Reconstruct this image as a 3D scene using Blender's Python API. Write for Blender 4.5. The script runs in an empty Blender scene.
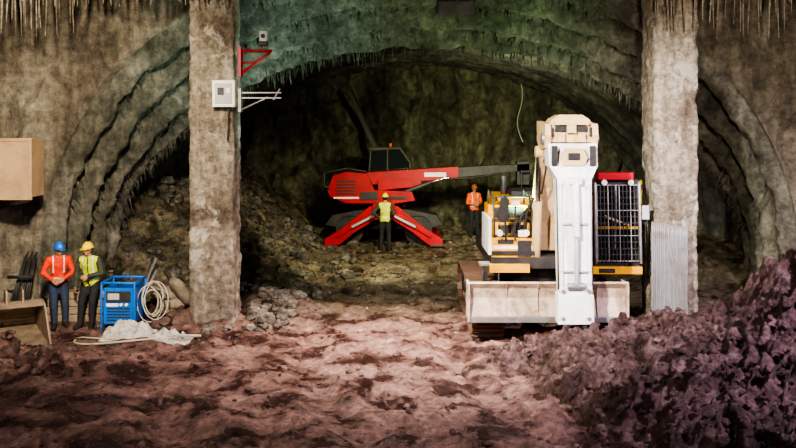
import bpy, bmesh, math, random
import numpy as np
from mathutils import Vector, Matrix, Euler, noise
random.seed(7); np.random.seed(7)
R=math.radians
scene=bpy.context.scene
try:
    scene.view_settings.look='AgX - High Contrast'
except Exception as e: print(e)
def link(o):
    scene.collection.objects.link(o); return o
def fb(x,y,z,o=4,H=1.0):
    return noise.fractal(Vector((x,y,z)),H,2.0,o)
def sm(a,b,x):
    t=min(1,max(0,(x-a)/(b-a))); return t*t*(3-2*t)

# ------------------------------------------------------------ materials
def newmat(name):
    m=bpy.data.materials.new(name); m.use_nodes=True
    nt=m.node_tree; b=nt.nodes['Principled BSDF']; return m,nt,b
def nnoise(nt,vec,scale,detail=8,rough=.6,dist=0):
    n=nt.nodes.new('ShaderNodeTexNoise'); n.inputs['Scale'].default_value=scale
    n.inputs['Detail'].default_value=detail; n.inputs['Roughness'].default_value=rough
    n.inputs['Distortion'].default_value=dist
    nt.links.new(vec,n.inputs['Vector']); return n.outputs['Fac']
def ramp(nt,fac,stops):
    r=nt.nodes.new('ShaderNodeValToRGB'); e=r.color_ramp.elements
    while len(e)<len(stops): e.new(.5)
    for i,(p,c) in enumerate(stops):
        e[i].position=p; e[i].color=(c[0],c[1],c[2],1)
    nt.links.new(fac,r.inputs[0]); return r.outputs[0]
def mix(nt,f,a,b,mode='MIX'):
    m=nt.nodes.new('ShaderNodeMix'); m.data_type='RGBA'; m.blend_type=mode
    for s,v in ((m.inputs[0],f),(m.inputs[6],a),(m.inputs[7],b)):
        if isinstance(v,(int,float)): s.default_value=v
        elif isinstance(v,tuple): s.default_value=(v[0],v[1],v[2],1)
        else: nt.links.new(v,s)
    return m.outputs[2]
def coords(nt,scale=(1,1,1)):
    t=nt.nodes.new('ShaderNodeTexCoord'); mp=nt.nodes.new('ShaderNodeMapping')
    mp.inputs['Scale'].default_value=scale
    nt.links.new(t.outputs['Object'],mp.inputs[0]); return mp.outputs[0]
def bump(nt,b,h,strength,dist):
    n=nt.nodes.new('ShaderNodeBump'); n.inputs['Strength'].default_value=strength
    n.inputs['Distance'].default_value=dist
    nt.links.new(h,n.inputs['Height']); nt.links.new(n.outputs[0],b.inputs['Normal'])
def rock(name,c1,c2,c3,scale=1.2,bs=.8,bd=.06,rough=.92,streak=0,fine=9,patch=None,wet=False,fc=.9):
    m,nt,b=newmat(name); v=coords(nt)
    col=ramp(nt,nnoise(nt,v,scale,10,.62,.4),[(.32,c1),(.5,c2),(.68,c3)])
    f2=ramp(nt,nnoise(nt,v,fine,8,.75),[(.36,(.25,.25,.25)),(.5,(.85,.85,.85)),(.64,(1.45,1.45,1.45))])
    col=mix(nt,fc,col,f2,'MULTIPLY')
    if streak:
        vs=coords(nt,(3.5,3.5,.35))
        s=ramp(nt,nnoise(nt,vs,1.5,6,.6),[(.40,(.35,.33,.31)),(.60,(1.15,1.15,1.15))])
        col=mix(nt,streak,col,s,'MULTIPLY')
    if patch:
        f=ramp(nt,nnoise(nt,v,2.3,8,.7,.6),[(.55,(0,0,0)),(.62,(.8,.8,.8))])
        col=mix(nt,f,col,patch)
    nt.links.new(col,b.inputs['Base Color']); b.inputs['Roughness'].default_value=rough
    if wet: nt.links.new(ramp(nt,nnoise(nt,v,4,6,.6),[(.4,(.3,.3,.3)),(.6,(.85,.85,.85))]),b.inputs['Roughness'])
    bump(nt,b,nnoise(nt,v,fine*.9,12,.8),bs,bd)
    return m
def paint(name,c,rough=.45,dirt=.5,dc=(.16,.12,.09),metal=0,scale=3,bs=.15):
    m,nt,b=newmat(name); v=coords(nt)
    f=ramp(nt,nnoise(nt,v,scale,10,.75,.5),[(.44,(0,0,0)),(.66,(dirt,dirt,dirt))])
    col=mix(nt,f,c,dc)
    nt.links.new(col,b.inputs['Base Color']); b.inputs['Roughness'].default_value=rough
    b.inputs['Metallic'].default_value=metal
    bump(nt,b,nnoise(nt,v,25,6,.7),bs,.01)
    return m
def cloth(name,c,rough=.85,em=0):
    m,nt,b=newmat(name); v=coords(nt)
    f=ramp(nt,nnoise(nt,v,9,6,.6),[(.35,(.6,.6,.6)),(.65,(1.1,1.1,1.1))])
    nt.links.new(mix(nt,.6,c,f,'MULTIPLY'),b.inputs['Base Color']); b.inputs['Roughness'].default_value=rough
    bump(nt,b,nnoise(nt,v,14,4,.6),.5,.02)
    return m
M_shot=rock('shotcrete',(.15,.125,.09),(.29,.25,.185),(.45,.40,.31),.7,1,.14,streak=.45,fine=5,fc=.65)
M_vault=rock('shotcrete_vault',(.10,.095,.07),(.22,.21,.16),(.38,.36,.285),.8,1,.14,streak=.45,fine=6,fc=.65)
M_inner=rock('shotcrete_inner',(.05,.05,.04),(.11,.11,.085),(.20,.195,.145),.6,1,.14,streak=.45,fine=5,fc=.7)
M_back=rock('shotcrete_face',(.07,.07,.045),(.20,.195,.12),(.36,.35,.21),.45,1,.22,streak=.4,fine=3.0,fc=.75)
M_pil=rock('rough_concrete',(.20,.155,.11),(.41,.35,.26),(.58,.51,.40),1.2,1,.09,fine=9,streak=.35,patch=(.64,.60,.50),fc=.7)
M_pile=rock('brown_spoil',(.05,.024,.02),(.165,.092,.08),(.36,.235,.215),2.4,1,.12,fine=10,wet=True)
M_rub=rock('rubble_grey',(.07,.06,.045),(.18,.155,.12),(.38,.34,.29),2,1,.05,fine=10)
M_rub2=rock('rubble_shaded',(.04,.036,.028),(.11,.10,.072),(.24,.22,.17),2,1,.05,fine=10)  # grey rubble with the left recess's shade put into its colour
M_rock2=rock('rock_brown',(.08,.04,.033),(.19,.115,.095),(.34,.23,.19),2,1,.05,fine=10)
M_white=paint('white_paint',(.84,.84,.82),.4,.6,(.44,.39,.32))
M_cream=paint('cream_paint',(.68,.50,.25),.45,.7,(.42,.30,.2))
M_yel=paint('yellow_paint',(.88,.44,.012),.4,.6,(.28,.18,.08))
M_dark=paint('dark_steel',(.03,.03,.03),.5,.5,(.11,.09,.07))
M_steel=paint('worn_steel',(.35,.34,.33),.45,.6,(.2,.14,.1),.5)
M_chrome=paint('chrome_rod',(.7,.7,.7),.15,.1,metal=1)
M_track=paint('track_steel',(.12,.07,.045),.6,.8,(.2,.11,.07),.3)
M_blade=paint('blade_dusty',(.56,.43,.33),.6,1,(.26,.18,.12),scale=4)
M_red=paint('red_paint',(.46,.006,.012),.4,.6,(.10,.02,.02))
M_blue=paint('blue_paint',(.01,.17,.62),.4,.5,(.04,.07,.12))
M_ply=paint('plywood',(.50,.34,.20),.7,.6,(.28,.18,.11),scale=2)
M_buck=paint('bucket_steel',(.36,.28,.20),.6,.8,(.16,.11,.07),.2)
M_glass,_nt,_b=newmat('dark_glass'); _b.inputs['Base Color'].default_value=(.015,.02,.02,1); _b.inputs['Roughness'].default_value=.12
M_grey=paint('grey_plastic',(.45,.45,.45),.5,.3)
M_beam=paint('beam_grey',(.10,.10,.08),.8,.6,(.05,.05,.04))
M_rust=paint('corrugated_steel',(.32,.315,.31),.5,.7,(.2,.15,.11),.4)
M_wb=paint('box_white',(.85,.82,.74),.5,.25)
M_tarp=cloth('grey_tarp',(.50,.47,.42))
M_sack=cloth('sack_cloth',(.33,.27,.2))
M_hose=paint('hose_rubber',(.5,.46,.34),.6,.3)
M_blk=paint('black_rubber',(.025,.025,.025),.7,.4)
M_skin=cloth('skin',(.42,.22,.14),.6); M_hair=cloth('hair',(.02,.015,.012))
M_eye=cloth('eye_dark',(.02,.015,.01),.3); M_lip=cloth('lips',(.28,.09,.07),.5)
M_boot=cloth('boot_leather',(.03,.025,.02)); M_pants=cloth('dark_trousers',(.025,.025,.03)); M_jean=cloth('jeans_blue',(.03,.045,.08))
M_ora=cloth('orange_red_jacket',(.80,.05,.015)); M_hiy=cloth('hivis_yellow',(.60,.70,.03)); M_hio=cloth('hivis_orange',(.9,.15,.02))
M_olive=cloth('olive_jacket',(.06,.065,.045)); M_refl=cloth('reflective_tape',(.7,.7,.6),.4)
M_hy=paint('helmet_yellow',(.9,.62,.02),.35,.1); M_hb=paint('helmet_blue',(.03,.18,.6),.35,.1); M_hw=paint('helmet_orange',(.9,.25,.02),.35,.1)

def floor_mat():
    m,nt,b=newmat('muddy_ground'); v=coords(nt)
    red=ramp(nt,nnoise(nt,v,1.3,12,.70,.5),[(.32,(.11,.055,.044)),(.5,(.28,.155,.125)),(.66,(.50,.33,.27))])
    oli=ramp(nt,nnoise(nt,v,1.4,12,.72,.3),[(.32,(.06,.053,.032)),(.5,(.18,.155,.09)),(.68,(.37,.32,.20))])
    sx=nt.nodes.new('ShaderNodeSeparateXYZ'); nt.links.new(v,sx.inputs[0])
    nn=nnoise(nt,v,.5,6,.6)
    ma=nt.nodes.new('ShaderNodeMath'); ma.operation='MULTIPLY_ADD'; ma.inputs[1].default_value=4
    nt.links.new(nn,ma.inputs[0]); nt.links.new(sx.outputs[1],ma.inputs[2])
    mr=nt.nodes.new('ShaderNodeMapRange'); mr.inputs[1].default_value=18.8; mr.inputs[2].default_value=22.5
    nt.links.new(ma.outputs[0],mr.inputs[0])
    col=mix(nt,mr.outputs[0],red,oli)
    f2=ramp(nt,nnoise(nt,v,8,12,.8),[(.36,(.25,.24,.25)),(.5,(.85,.85,.85)),(.64,(1.5,1.46,1.44))])
    col=mix(nt,.9,col,f2,'MULTIPLY')
    wet=nnoise(nt,v,1.3,8,.68,.5)
    wd=ramp(nt,wet,[(.42,(.42,.40,.42)),(.52,(1,1,1))])
    col=mix(nt,1.0,col,wd,'MULTIPLY')
    nt.links.new(col,b.inputs['Base Color'])
    rr=ramp(nt,wet,[(.42,(.12,.12,.12)),(.54,(.75,.75,.75))])
    nt.links.new(rr,b.inputs['Roughness'])
    bump(nt,b,nnoise(nt,v,9,12,.82),1,.09)
    return m
M_floor=floor_mat()

# ------------------------------------------------------------ terrain height
def H(x,y):
    z=fb(x*.7,y*.7,1.3,3)*.05
    w=x+.25*y-.9*math.sin(y*.35)
    rt=max(0,math.sin(w*2.6))**3*sm(18,16,y)
    z+=-.10*rt*(1+.5*fb(x,y,7,2))
    if rt>.2: z+=.02*math.sin(y*22+x*5)*rt
    z+=fb(x*2.6,y*2.6,4,5)*.05+max(0,fb(x*5.5,y*5.5,14,4))*.06
    z+=fb(x*1.4,y*2.2,9,4)*.07*sm(14,11,y)
    if y>19:
        e=sm(-1.9,-6.2,x+.35*fb(x*.5,y*.5,3,3))*sm(19.2,23.5,y+.5*fb(x,y,8,3))
        if e>0: z+=e*(2.3+.5*fb(x*.8,y*.8,2,5))
        e=sm(5.2,7.6,x)*sm(19.3,21.5,y)
        if e>0: z+=e*(.85+.2*fb(x,y,6,4))
    z+=.30*math.exp(-((x+3.9)**2/1.1+(y-17.6)**2/.25))*(1+.6*fb(x*3,y*3,1,4))
    z+=.32*math.exp(-((x+6.6)**2/1.1+(y-14.9)**2/.35))*(1+1.2*fb(x*3,y*3,1,4))
    z+=.30*math.exp(-((x+2.8)**2/.8+(y-19.3)**2/.8))
    z+=.9*sm(-7.6,-9.5,x)
    z+=.25*sm(27,33,y)*(1+fb(x,y,5,4))
    return z
def gridmesh(name,nu,nv,fn,mat,smooth=True):
    vs=[fn(i/(nu-1),j/(nv-1)) for j in range(nv) for i in range(nu)]
    fs=[(j*nu+i,j*nu+i+1,(j+1)*nu+i+1,(j+1)*nu+i) for j in range(nv-1) for i in range(nu-1)]
    me=bpy.data.meshes.new(name); me.from_pydata(vs,[],fs); me.materials.append(mat)
    if smooth: me.polygons.foreach_set('use_smooth',[True]*len(fs))
    return link(bpy.data.objects.new(name,me))
def join(main,others):
    with bpy.context.temp_override(active_object=main,selected_objects=[main]+others,selected_editable_objects=[main]+others,object=main):
        bpy.ops.object.join()
    return main
def ffl(u,v):
    x=-13+27*u; y=4.5+29.5*v**1.25
    return (x,y,H(x,y))
FLOOR=gridmesh('floor',520,480,ffl,M_floor)

# ------------------------------------------------------------ tunnel shell
def prof(t,cx,cz,a,b):
    L=.10
    if t<L: return (cx-a,-.6+(cz+.6)*t/L,-1,0)
    if t>1-L: return (cx+a,-.6+(cz+.6)*(1-t)/L,1,0)
    th=math.pi*(1-(t-L)/(1-2*L))
    return (cx+a*math.cos(th),cz+b*math.sin(th),math.cos(th),math.sin(th))
A=(.45,1.12,7.8,6.46); Bq=(.75,.75,7.35,5.0)
def lerpP(k): return tuple(A[i]+(Bq[i]-A[i])*k for i in range(4))
def fw(u,v):
    x,z,nx,nz=prof(u,*A); s=1+1.15*v**1.3
    X=A[0]+(x-A[0])*s; Z=A[1]+(z-A[1])*s if z>A[1] else z
    d=.20*fb(X*.5,Z*.5,3,4)+.08*fb(X*2.2,Z*2.2,7,5)
    rr=v*20+1.0*fb(X*.3,Z*.3,2,2)
    d+=.14*(1-abs(math.sin(rr)))**2*(1-v)
    return (X,18.5-(d+.15*sm(.02,.25,v))*sm(0,.04,v),Z)
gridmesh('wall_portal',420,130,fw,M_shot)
def rib(y,c,w): 
    return max(0,1-((y-c)/w)**2)
def va(u,v):
    y=18.5+2.5*v; x,z,nx,nz=prof(u,*lerpP(v))
    d=.24*rib(y,18.80,.24)+.26*rib(y,19.5,.22)+.24*rib(y,20.2,.20)+.12*rib(y,20.85,.15)
    n=.09*fb(x*.9,y*.9,z*.9,4)+.07*fb(x*3,y*3,z*3,5)
    d+=n+.06*max(0,fb(x*5,y*2,z*5,2))
    d*=sm(0,.05,v)*sm(1,.97,v)
    return (x-nx*d,y,z-nz*d)
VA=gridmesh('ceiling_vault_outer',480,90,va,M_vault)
def vi(u,v):
    y=21+12.5*v; k=sm(0,.035,v)
    x,z,nx,nz=prof(u,Bq[0],Bq[1],Bq[2]+.5*k,Bq[3]+.42*k)
    d=.12*fb(x*.8,y*.8,z*.8,4)+.06*fb(x*2.6,y*2.6,z*2.6,4)
    for c in (22.6,24.2,25.8,27.4,29,30.6,32): d+=.16*rib(y,c,.16)
    d*=sm(0,.02,v)
    return (x-nx*d,y,z-nz*d)
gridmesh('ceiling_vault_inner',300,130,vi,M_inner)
def bw(u,v):
    x=-7.8+17.2*u; z=-.5+7*v
    rid=1-abs(fb(x*.35+2,z*.22,1,3)); rid2=1-abs(fb(x*.9,z*.5,5,3))
    d=.9*rid*rid+.5*rid2*rid2+.2*fb(x*2,z*2,3,5)
    return (x,33.4-d+.10*(z-1),z)
gridmesh('wall_back',260,130,bw,M_back)

# ------------------------------------------------------------ mesh builder
class B:
    def __init__(s,name,bevel=.012):
        s.name=name; s.bm=bmesh.new(); s.mats=[]; s.M=Matrix.Identity(4); s.bev=bevel
    def mi(s,m):
        if m not in s.mats: s.mats.append(m)
        return s.mats.index(m)
    def add(s,cos,faces,mat,smooth=False):
        k=s.mi(mat); vs=[s.bm.verts.new(s.M@Vector(c)) for c in cos]
        for f in faces:
            try:
                F=s.bm.faces.new([vs[i] for i in f]); F.material_index=k; F.smooth=smooth
            except ValueError: pass
    def box(s,c,d,mat,rot=(0,0,0),taper=1.0):
        r=Euler([R(a) for a in rot]).to_matrix(); co=[]
        for z in(-.5,.5):
            t=taper if z>0 else 1
            for x,y in((-.5,-.5),(.5,-.5),(.5,.5),(-.5,.5)):
                co.append(Vector(c)+r@Vector((x*d[0]*t,y*d[1]*t,z*d[2])))
        s.add(co,[(3,2,1,0),(4,5,6,7),(0,1,5,4),(1,2,6,5),(2,3,7,6),(3,0,4,7)],mat)
    def bx(s,x0,x1,y0,y1,z0,z1,mat):
        s.box(((x0+x1)/2,(y0+y1)/2,(z0+z1)/2),(x1-x0,y1-y0,z1-z0),mat)
    def cyl(s,p,q,r,mat,r2=None,n=14):
        r2=r if r2 is None else r2; p=Vector(p);q=Vector(q); d=(q-p).normalized()
        a=d.orthogonal().normalized(); b=d.cross(a); co=[]
        for c,rr in((p,r),(q,r2)):
            for i in range(n):
                t=2*math.pi*i/n; co.append(c+a*rr*math.cos(t)+b*rr*math.sin(t))
        k=s.mi(mat); vs=[s.bm.verts.new(s.M@v) for v in co]
        for i in range(n):
            j=(i+1)%n; F=s.bm.faces.new((vs[i],vs[j],vs[n+j],vs[n+i])); F.material_index=k; F.smooth=True
        for loop in (vs[:n][::-1],vs[n:]):
            F=s.bm.faces.new(loop); F.material_index=k
    def tube(s,pts,r,mat,n=8):
        for a,b in zip(pts[:-1],pts[1:]): s.cyl(a,b,r,mat,n=n)
        for p in pts[1:-1]: s.ball(p,r,mat,1)
    def ball(s,c,r,mat,sub=2,sc=(1,1,1)):
        k=s.mi(mat); g=bmesh.ops.create_icosphere(s.bm,subdivisions=sub,radius=1)
        for v in g['verts']:
            v.co=s.M@(Vector(c)+Vector((v.co.x*r*sc[0],v.co.y*r*sc[1],v.co.z*r*sc[2])))
        fs={f for v in g['verts'] for f in v.link_faces}
        for f in fs: f.material_index=k; f.smooth=True
    def prism(s,pts,lo,hi,mat,axis='x'):
        def m(p,t):
            return (t,p[0],p[1]) if axis=='x' else ((p[0],t,p[1]) if axis=='y' else (p[0],p[1],t))
        n=len(pts); co=[m(p,lo) for p in pts]+[m(p,hi) for p in pts]
        fs=[tuple(range(n))[::-1],tuple(range(n,2*n))]+[(i,(i+1)%n,n+(i+1)%n,n+i) for i in range(n)]
        s.add(co,fs,mat)
    def done(s,loc=None):
        bmesh.ops.recalc_face_normals(s.bm,faces=s.bm.faces)
        me=bpy.data.meshes.new(s.name)
        if loc is not None:
            for v in s.bm.verts: v.co-=Vector(loc)
        s.bm.to_mesh(me); s.bm.free()
        for m in s.mats: me.materials.append(m)
        o=link(bpy.data.objects.new(s.name,me))
        if loc is not None: o.location=loc
        if s.bev:
            b=o.modifiers.new('bevel','BEVEL'); b.width=s.bev; b.segments=2; b.limit_method='ANGLE'; b.angle_limit=R(50)
        return o

# ------------------------------------------------------------ columns
def column(name,cx,cy,w,seed):
    n=88; rows=280; vs=[];fs=[]
    for j in range(rows):
        z=-.25+j*(6.85/(rows-1))
        for i in range(n):
            t=i/n*4; e=int(t); f=t-e; h=w/2
            p=[(-h+f*w,-h),(h,-h+f*w),(h-f*w,h),(-h,h-f*w)][e]
            r=1-.06*(max(abs(p[0]),abs(p[1]))/h)*(min(abs(p[0]),abs(p[1]))/h)**6
            d=1+.05*fb(p[0]*2.5+seed,p[1]*2.5,z*2,4)+.04*fb(p[0]*8+seed,p[1]*8,z*8,4)
            chip=max(0,fb(p[0]*2+seed,p[1]*2,z*1.2+9,4)-.18)*.2
            fl=1+.10*max(0,(.5-z))**2
            k=r*d*fl-chip
            vs.append((cx+p[0]*k,cy+p[1]*k,z))
    for j in range(rows-1):
        for i in range(n):
            fs.append((j*n+i,j*n+(i+1)%n,(j+1)*n+(i+1)%n,(j+1)*n+i))
    fs.append(tuple(range((rows-1)*n,rows*n)))
    me=bpy.data.meshes.new(name); me.from_pydata(vs,[],fs); me.materials.append(M_pil)
    me.polygons.foreach_set('use_smooth',[True]*len(fs))
    return link(bpy.data.objects.new(name,me))
column('concrete_column',-3.56,17.55,.86,1.0)
column('concrete_column.001',5.29,17.55,.88,5.0)
b=B('ceiling_beam',.03); b.bx(-11,12.5,16.6,17.95,6.61,7.4,M_pil); b.done()
def fringe(name,rng,n,l0,l1,mat,y0=16.65,y1=16.95):
    b=B(name,0)
    for i in range(n):
        x=rng[0]+(rng[1]-rng[0])*(i+random.random()*.9)/n; y=random.uniform(y0,y1); l=random.uniform(l0,l1)
        b.cyl((x,y,6.60),(x+random.uniform(-.05,.05),y,6.42-l),.019,mat,.009,n=6)
        if random.random()<.35: b.cyl((x,y,6.60),(x,y,6.36-l*.3),.030,mat,.015,n=6)
    return b.done()
fringe('hanging_rebar',(-7.7,-5.8),28,.25,.95,M_pil)
fringe('hanging_rebar.001',(-5.8,-2.5),60,.08,.30,M_pil)
fringe('hanging_rebar.002',(4.8,7.6),34,.2,.95,M_pil)
b=B('drips',0)
for i in range(1500):
    u=random.uniform(.14,.86); v=random.random()**.8
    y=18.62+2.36*v; x,z,nx,nz=prof(u,*lerpP((y-18.5)/2.5))
    l=random.uniform(.04,.24)
    b.cyl((x-nx*.02,y,z-nz*.02+.05),(x-nx*.15+random.uniform(-.03,.03),y-.03,z-nz*.12-l),.015,M_vault,.004,n=5)
for i in range(300):
    u=random.uniform(.15,.85); x,z,nx,nz=prof(u,*Bq)
    b.cyl((x,20.98,z+.03),(x-nx*.06+random.uniform(-.05,.05),20.95,z-.1-random.uniform(.05,.3)),.016,M_vault,.004,n=5)
dr=b.done(); join(VA,[dr])

# ------------------------------------------------------------ rocks
variants=[]
for k in range(8):
    bm=bmesh.new(); bmesh.ops.create_icosphere(bm,subdivisions=2,radius=1)
    for v in bm.verts:
        c=v.co; d=1+.55*noise.noise(c*1.1+Vector((k*7.3,0,0)))+.2*noise.noise(c*3+Vector((k*3.3,5,0)))
        v.co=c*d
    bm.verts.ensure_lookup_table()
    variants.append((np.array([v.co[:] for v in bm.verts]),[[v.index for v in f.verts] for f in bm.faces])); bm.free()
def rocks(name,items,mat):
    V=[];F=[];o=0
    for (p,s) in items:
        vv,ff=random.choice(variants)
        sc=np.array([random.uniform(.7,1.2),random.uniform(.7,1.2),random.uniform(.45,.9)])*s
        r=np.array(Euler((random.random()*6,random.random()*6,random.random()*6)).to_matrix())
        w=(vv@r.T)*sc+np.array(p); V.append(w)
        F+=[[i+o for i in f] for f in ff]; o+=len(vv)
    me=bpy.data.meshes.new(name); me.from_pydata(np.concatenate(V).tolist(),[],F); me.materials.append(mat)
    return link(bpy.data.objects.new(name,me))
def PH(x,y):
    cx=[0.8,1.6,2.6,3.6,4.9,5.6,6.4,8,10,13]; cz=[-.15,.10,.36,.60,.84,1.28,1.86,2.6,3.1,3.3]
    r=np.interp(x,cx,cz)
    w=y+.4*fb(x*.4,y*.4,2,2)
    if y>14.3: p=1-sm(14.5,15.9+.15*max(0,x-5),w)
    else: p=.18+.82*sm(7.2,14.1,w)
    toe=sm(0,1,(x-(1.0+.38*(14.2-y)+.5*fb(x*.8,y*.8,5,3)))/1.3)
    z=r*p*toe
    n=.24*fb(x*.9,y*.9,3,5)+.17*abs(fb(x*2.6,y*2.6,8,4))+.15*fb(x*6,y*6,2,4)
    return z+n*min(1,max(0,toe*p*1.6))-.12*(1-toe*min(1,p*2))-.05
def pf(u,v):
    x=.5+11.5*u; y=7.2+9.2*v
    return (x,y,PH(x,y))
SP=gridmesh('spoil_pile',480,380,pf,M_pile)
it=[]
while len(it)<4200:
    x=random.uniform(.7,9); y=random.uniform(8,15.4); h=PH(x,y)
    if h<H(x,y)-.02: continue
    s=.012+.075*random.random()**4.5
    it.append(((x,y,h+s*.15),s))
join(SP,[rocks('r',it,M_pile)])
it=[]
for i in range(3000):
    x=random.uniform(-9,6); y=random.uniform(9,30); s=.010+.05*random.random()**3.5
    it.append(((x,y,H(x,y)+s*.3),s))
r1=rocks('r1',it,M_rock2)
it=[]
for i in range(1500):
    x=random.uniform(-7.0,-1.2); y=random.uniform(19.7,30); s=.03+.17*random.random()**3
    if x>-2.4 and random.random()<.7: continue
    it.append(((x,y,H(x,y)+s*.25),s))
for i in range(500):
    x=random.uniform(-2.5,5); y=random.uniform(20,31); s=.02+.07*random.random()**3
    it.append(((x,y,H(x,y)+s*.25),s))
r2=rocks('r2',it,M_rub2)
it=[]
for i in range(260):
    x=random.uniform(-7.2,-4.3); y=random.uniform(18.1,19.2); s=.04+.17*random.random()**2.5
    it.append(((x,y,H(x,y)+s*.3),s))
for i in range(170):
    x=random.gauss(-6.6,.65); y=random.gauss(14.9,.35); s=.03+.13*random.random()**2
    it.append(((x,y,H(x,y)+s*.2),s))
r3=rocks('r3',it,M_rock2)
join(FLOOR,[r1,r2,r3])
it=[]
for i in range(150):
    x=random.uniform(-2.95,-2.1); y=random.uniform(17.0,19.6)
    s=.03+.14*random.random()**2.4; it.append(((x,y,H(x,y)+s*.25),s))
for i in range(14):
    x=random.uniform(-3.6,-3.0); y=random.uniform(16.6,16.95); s=.03+.10*random.random()**2; it.append(((x,y,H(x,y)+s*.3),s))
rocks('rubble_heap',it,M_rub)

# ------------------------------------------------------------ excavator
def excavator():
    b=B('tracked_excavator',.015); CX=2.73
    def track(x0,x1,y0,y1,h):
        r=h/2; zc=r+.03; L=y1-y0-2*r; per=2*L+2*math.pi*r; N=46
        xm=(x0+x1)/2; w=x1-x0
        for i in range(N):
            s=i/N*per
            if s<L: y=y0+r+s;z=zc-r;a=0
            elif s<L+math.pi*r: t=(s-L)/r; y=y1-r+r*math.sin(t); z=zc-r*math.cos(t); a=t
            elif s<2*L+math.pi*r: y=y1-r-(s-L-math.pi*r); z=zc+r; a=math.pi
            else: t=(s-2*L-math.pi*r)/r; y=y0+r-r*math.sin(t); z=zc+r*math.cos(t); a=math.pi+t
            b.box((xm,y,z),(w,per/N*.92,.04),M_track,(math.degrees(a),0,0))
            off=Vector((0,math.sin(a),-math.cos(a)))*.035
            b.box((xm,y+off.y,z+off.z),(w,.03,.06),M_track,(math.degrees(a),0,0))
        b.cyl((x0+.1,y0+r,zc),(x1-.1,y0+r,zc),r-.05,M_dark,n=24)
        b.cyl((x0+.1,y1-r,zc),(x1-.1,y1-r,zc),r-.05,M_dark,n=24)
        b.bx(x0+.15,x1-.15,y0+r,y1-r,.2,h-.12,M_dark)
        for k in range(6):
            y=y0+r+.2+k*(L-.4)/5; b.cyl((x0+.08,y,.18),(x1-.08,y,.18),.11,M_track)
    track(1.34,1.94,16.3,20.35,.80); track(3.5,4.08,16.3,20.35,.80)
    b.bx(1.9,3.5,17.3,19.4,.45,.85,M_dark); b.cyl((CX,18.3,.8),(CX,18.3,1.15),.75,M_dark,n=32)
    prof_=[(15.95,.46),(15.80,.52),(15.86,.70),(15.90,.85),(15.86,1.02),(15.76,1.12),(15.80,1.15),(15.98,1.08),(16.04,.85),(16.02,.6)]
    b.prism(prof_,1.21,4.05,M_blade)
    b.bx(1.21,4.05,15.74,15.80,.44,.54,M_steel)
    for x in(1.22,4.0): b.prism([(15.70,.46),(15.70,1.13),(16.15,1.13),(16.15,.46)],x,x+.035,M_blade)
    for x in(1.9,2.45,3.5): b.prism([(15.78,.54),(15.83,.7),(15.86,.85),(15.82,1.02),(15.76,1.1),(15.9,1.1),(15.9,.54)],x,x+.02,M_blade)
    for x in(2.0,3.3): b.prism([(16.0,.6),(16.0,.9),(17.4,.75),(17.4,.5)],x,x+.14,M_yel)
    # upper deck
    b.bx(1.78,4.66,17.15,20.6,1.16,1.38,M_dark)
    b.bx(1.74,2.50,17.05,17.2,1.10,1.26,M_yel); b.bx(3.68,4.62,17.0,17.15,1.08,1.22,M_yel)
    b.bx(3.80,4.1,16.985,17.0,1.11,1.19,M_dark)
    b.bx(1.55,1.76,17.1,17.4,1.22,1.27,M_steel); b.bx(1.62,1.70,17.1,17.16,.85,1.22,M_dark)
    b.bx(2.05,4.6,18.8,20.3,1.38,2.40,M_yel)
    b.prism([(2.05,20.3),(4.66,20.3),(4.66,20.75),(4.2,21.1),(2.5,21.1),(2.05,20.75)],1.1,2.35,M_yel,'z')
    b.bx(2.4,4.2,19.0,20.1,2.40,2.50,M_dark); b.cyl((2.3,19.6,2.3),(2.3,19.6,2.8),.07,M_dark)
    # tank / tool box side (viewer's left), stepped
    b.prism([(17.15,1.38),(17.15,1.74),(17.5,1.74),(17.5,2.0),(17.95,2.0),(17.95,2.30),(18.78,2.30),(18.78,1.38)],1.80,2.58,M_yel)
    b.bx(1.78,2.60,17.12,17.16,1.42,1.50,M_dark)
    b.bx(1.82,2.56,17.13,17.15,1.53,1.60,M_white)
    b.bx(1.90,2.20,17.12,17.16,1.64,1.72,M_dark); b.bx(2.28,2.54,17.12,17.15,1.40,1.70,M_dark)
    b.bx(1.85,2.55,17.3,17.46,1.74,1.78,M_dark); b.bx(1.85,2.55,17.6,17.9,2.0,2.04,M_dark)
    b.bx(1.95,2.5,17.47,17.51,1.80,1.96,M_dark); b.bx(1.9,2.5,17.92,17.96,2.06,2.26,M_dark)
    b.cyl((2.05,17.7,2.0),(2.05,17.7,2.12),.09,M_dark); b.box((2.38,17.3,1.82),(.16,.2,.12),M_wb)
    b.tube([(2.3,17.3,1.74),(2.34,17.25,2.1),(2.5,17.3,2.3)],.03,M_blk); b.tube([(2.42,17.3,1.74),(2.46,17.22,2.2),(2.6,17.3,2.5)],.03,M_blk)
    b.tube([(2.18,17.3,1.74),(2.22,17.22,2.0),(2.45,17.3,2.15)],.03,M_blk)
    for x in(1.84,2.56):
        b.tube([(x,17.2,1.74),(x,17.2,2.22),(x,17.55,2.5),(x,18.3,2.6),(x,18.3,2.3)],.018,M_dark)
    b.tube([(1.84,17.55,2.5),(2.56,17.55,2.5)],.016,M_dark)
    b.tube([(2.05,17.1,1.7),(2.02,16.98,2.1),(2.0,16.98,2.55)],.018,M_dark)
    b.prism([(1.93,2.08),(1.90,2.2),(1.93,2.52),(2.0,2.58),(2.08,2.5),(2.08,2.15),(2.03,2.06)],16.90,16.97,M_dark,'y')
    b.box((2.22,16.98,2.42),(.16,.08,.10),M_wb); b.tube([(2.22,17.02,2.4),(2.22,17.1,1.7)],.015,M_dark)
    for x in(1.93,2.43): b.cyl((x,17.12,1.85),(x,17.02,1.85),.06,M_wb)
    b.tube([(1.62,17.1,1.15),(1.60,17.05,.8),(1.9,17.05,.8),(1.92,17.1,1.15)],.02,M_dark)
    b.bx(1.74,1.80,17.3,18.7,1.4,2.1,M_white)
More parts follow.
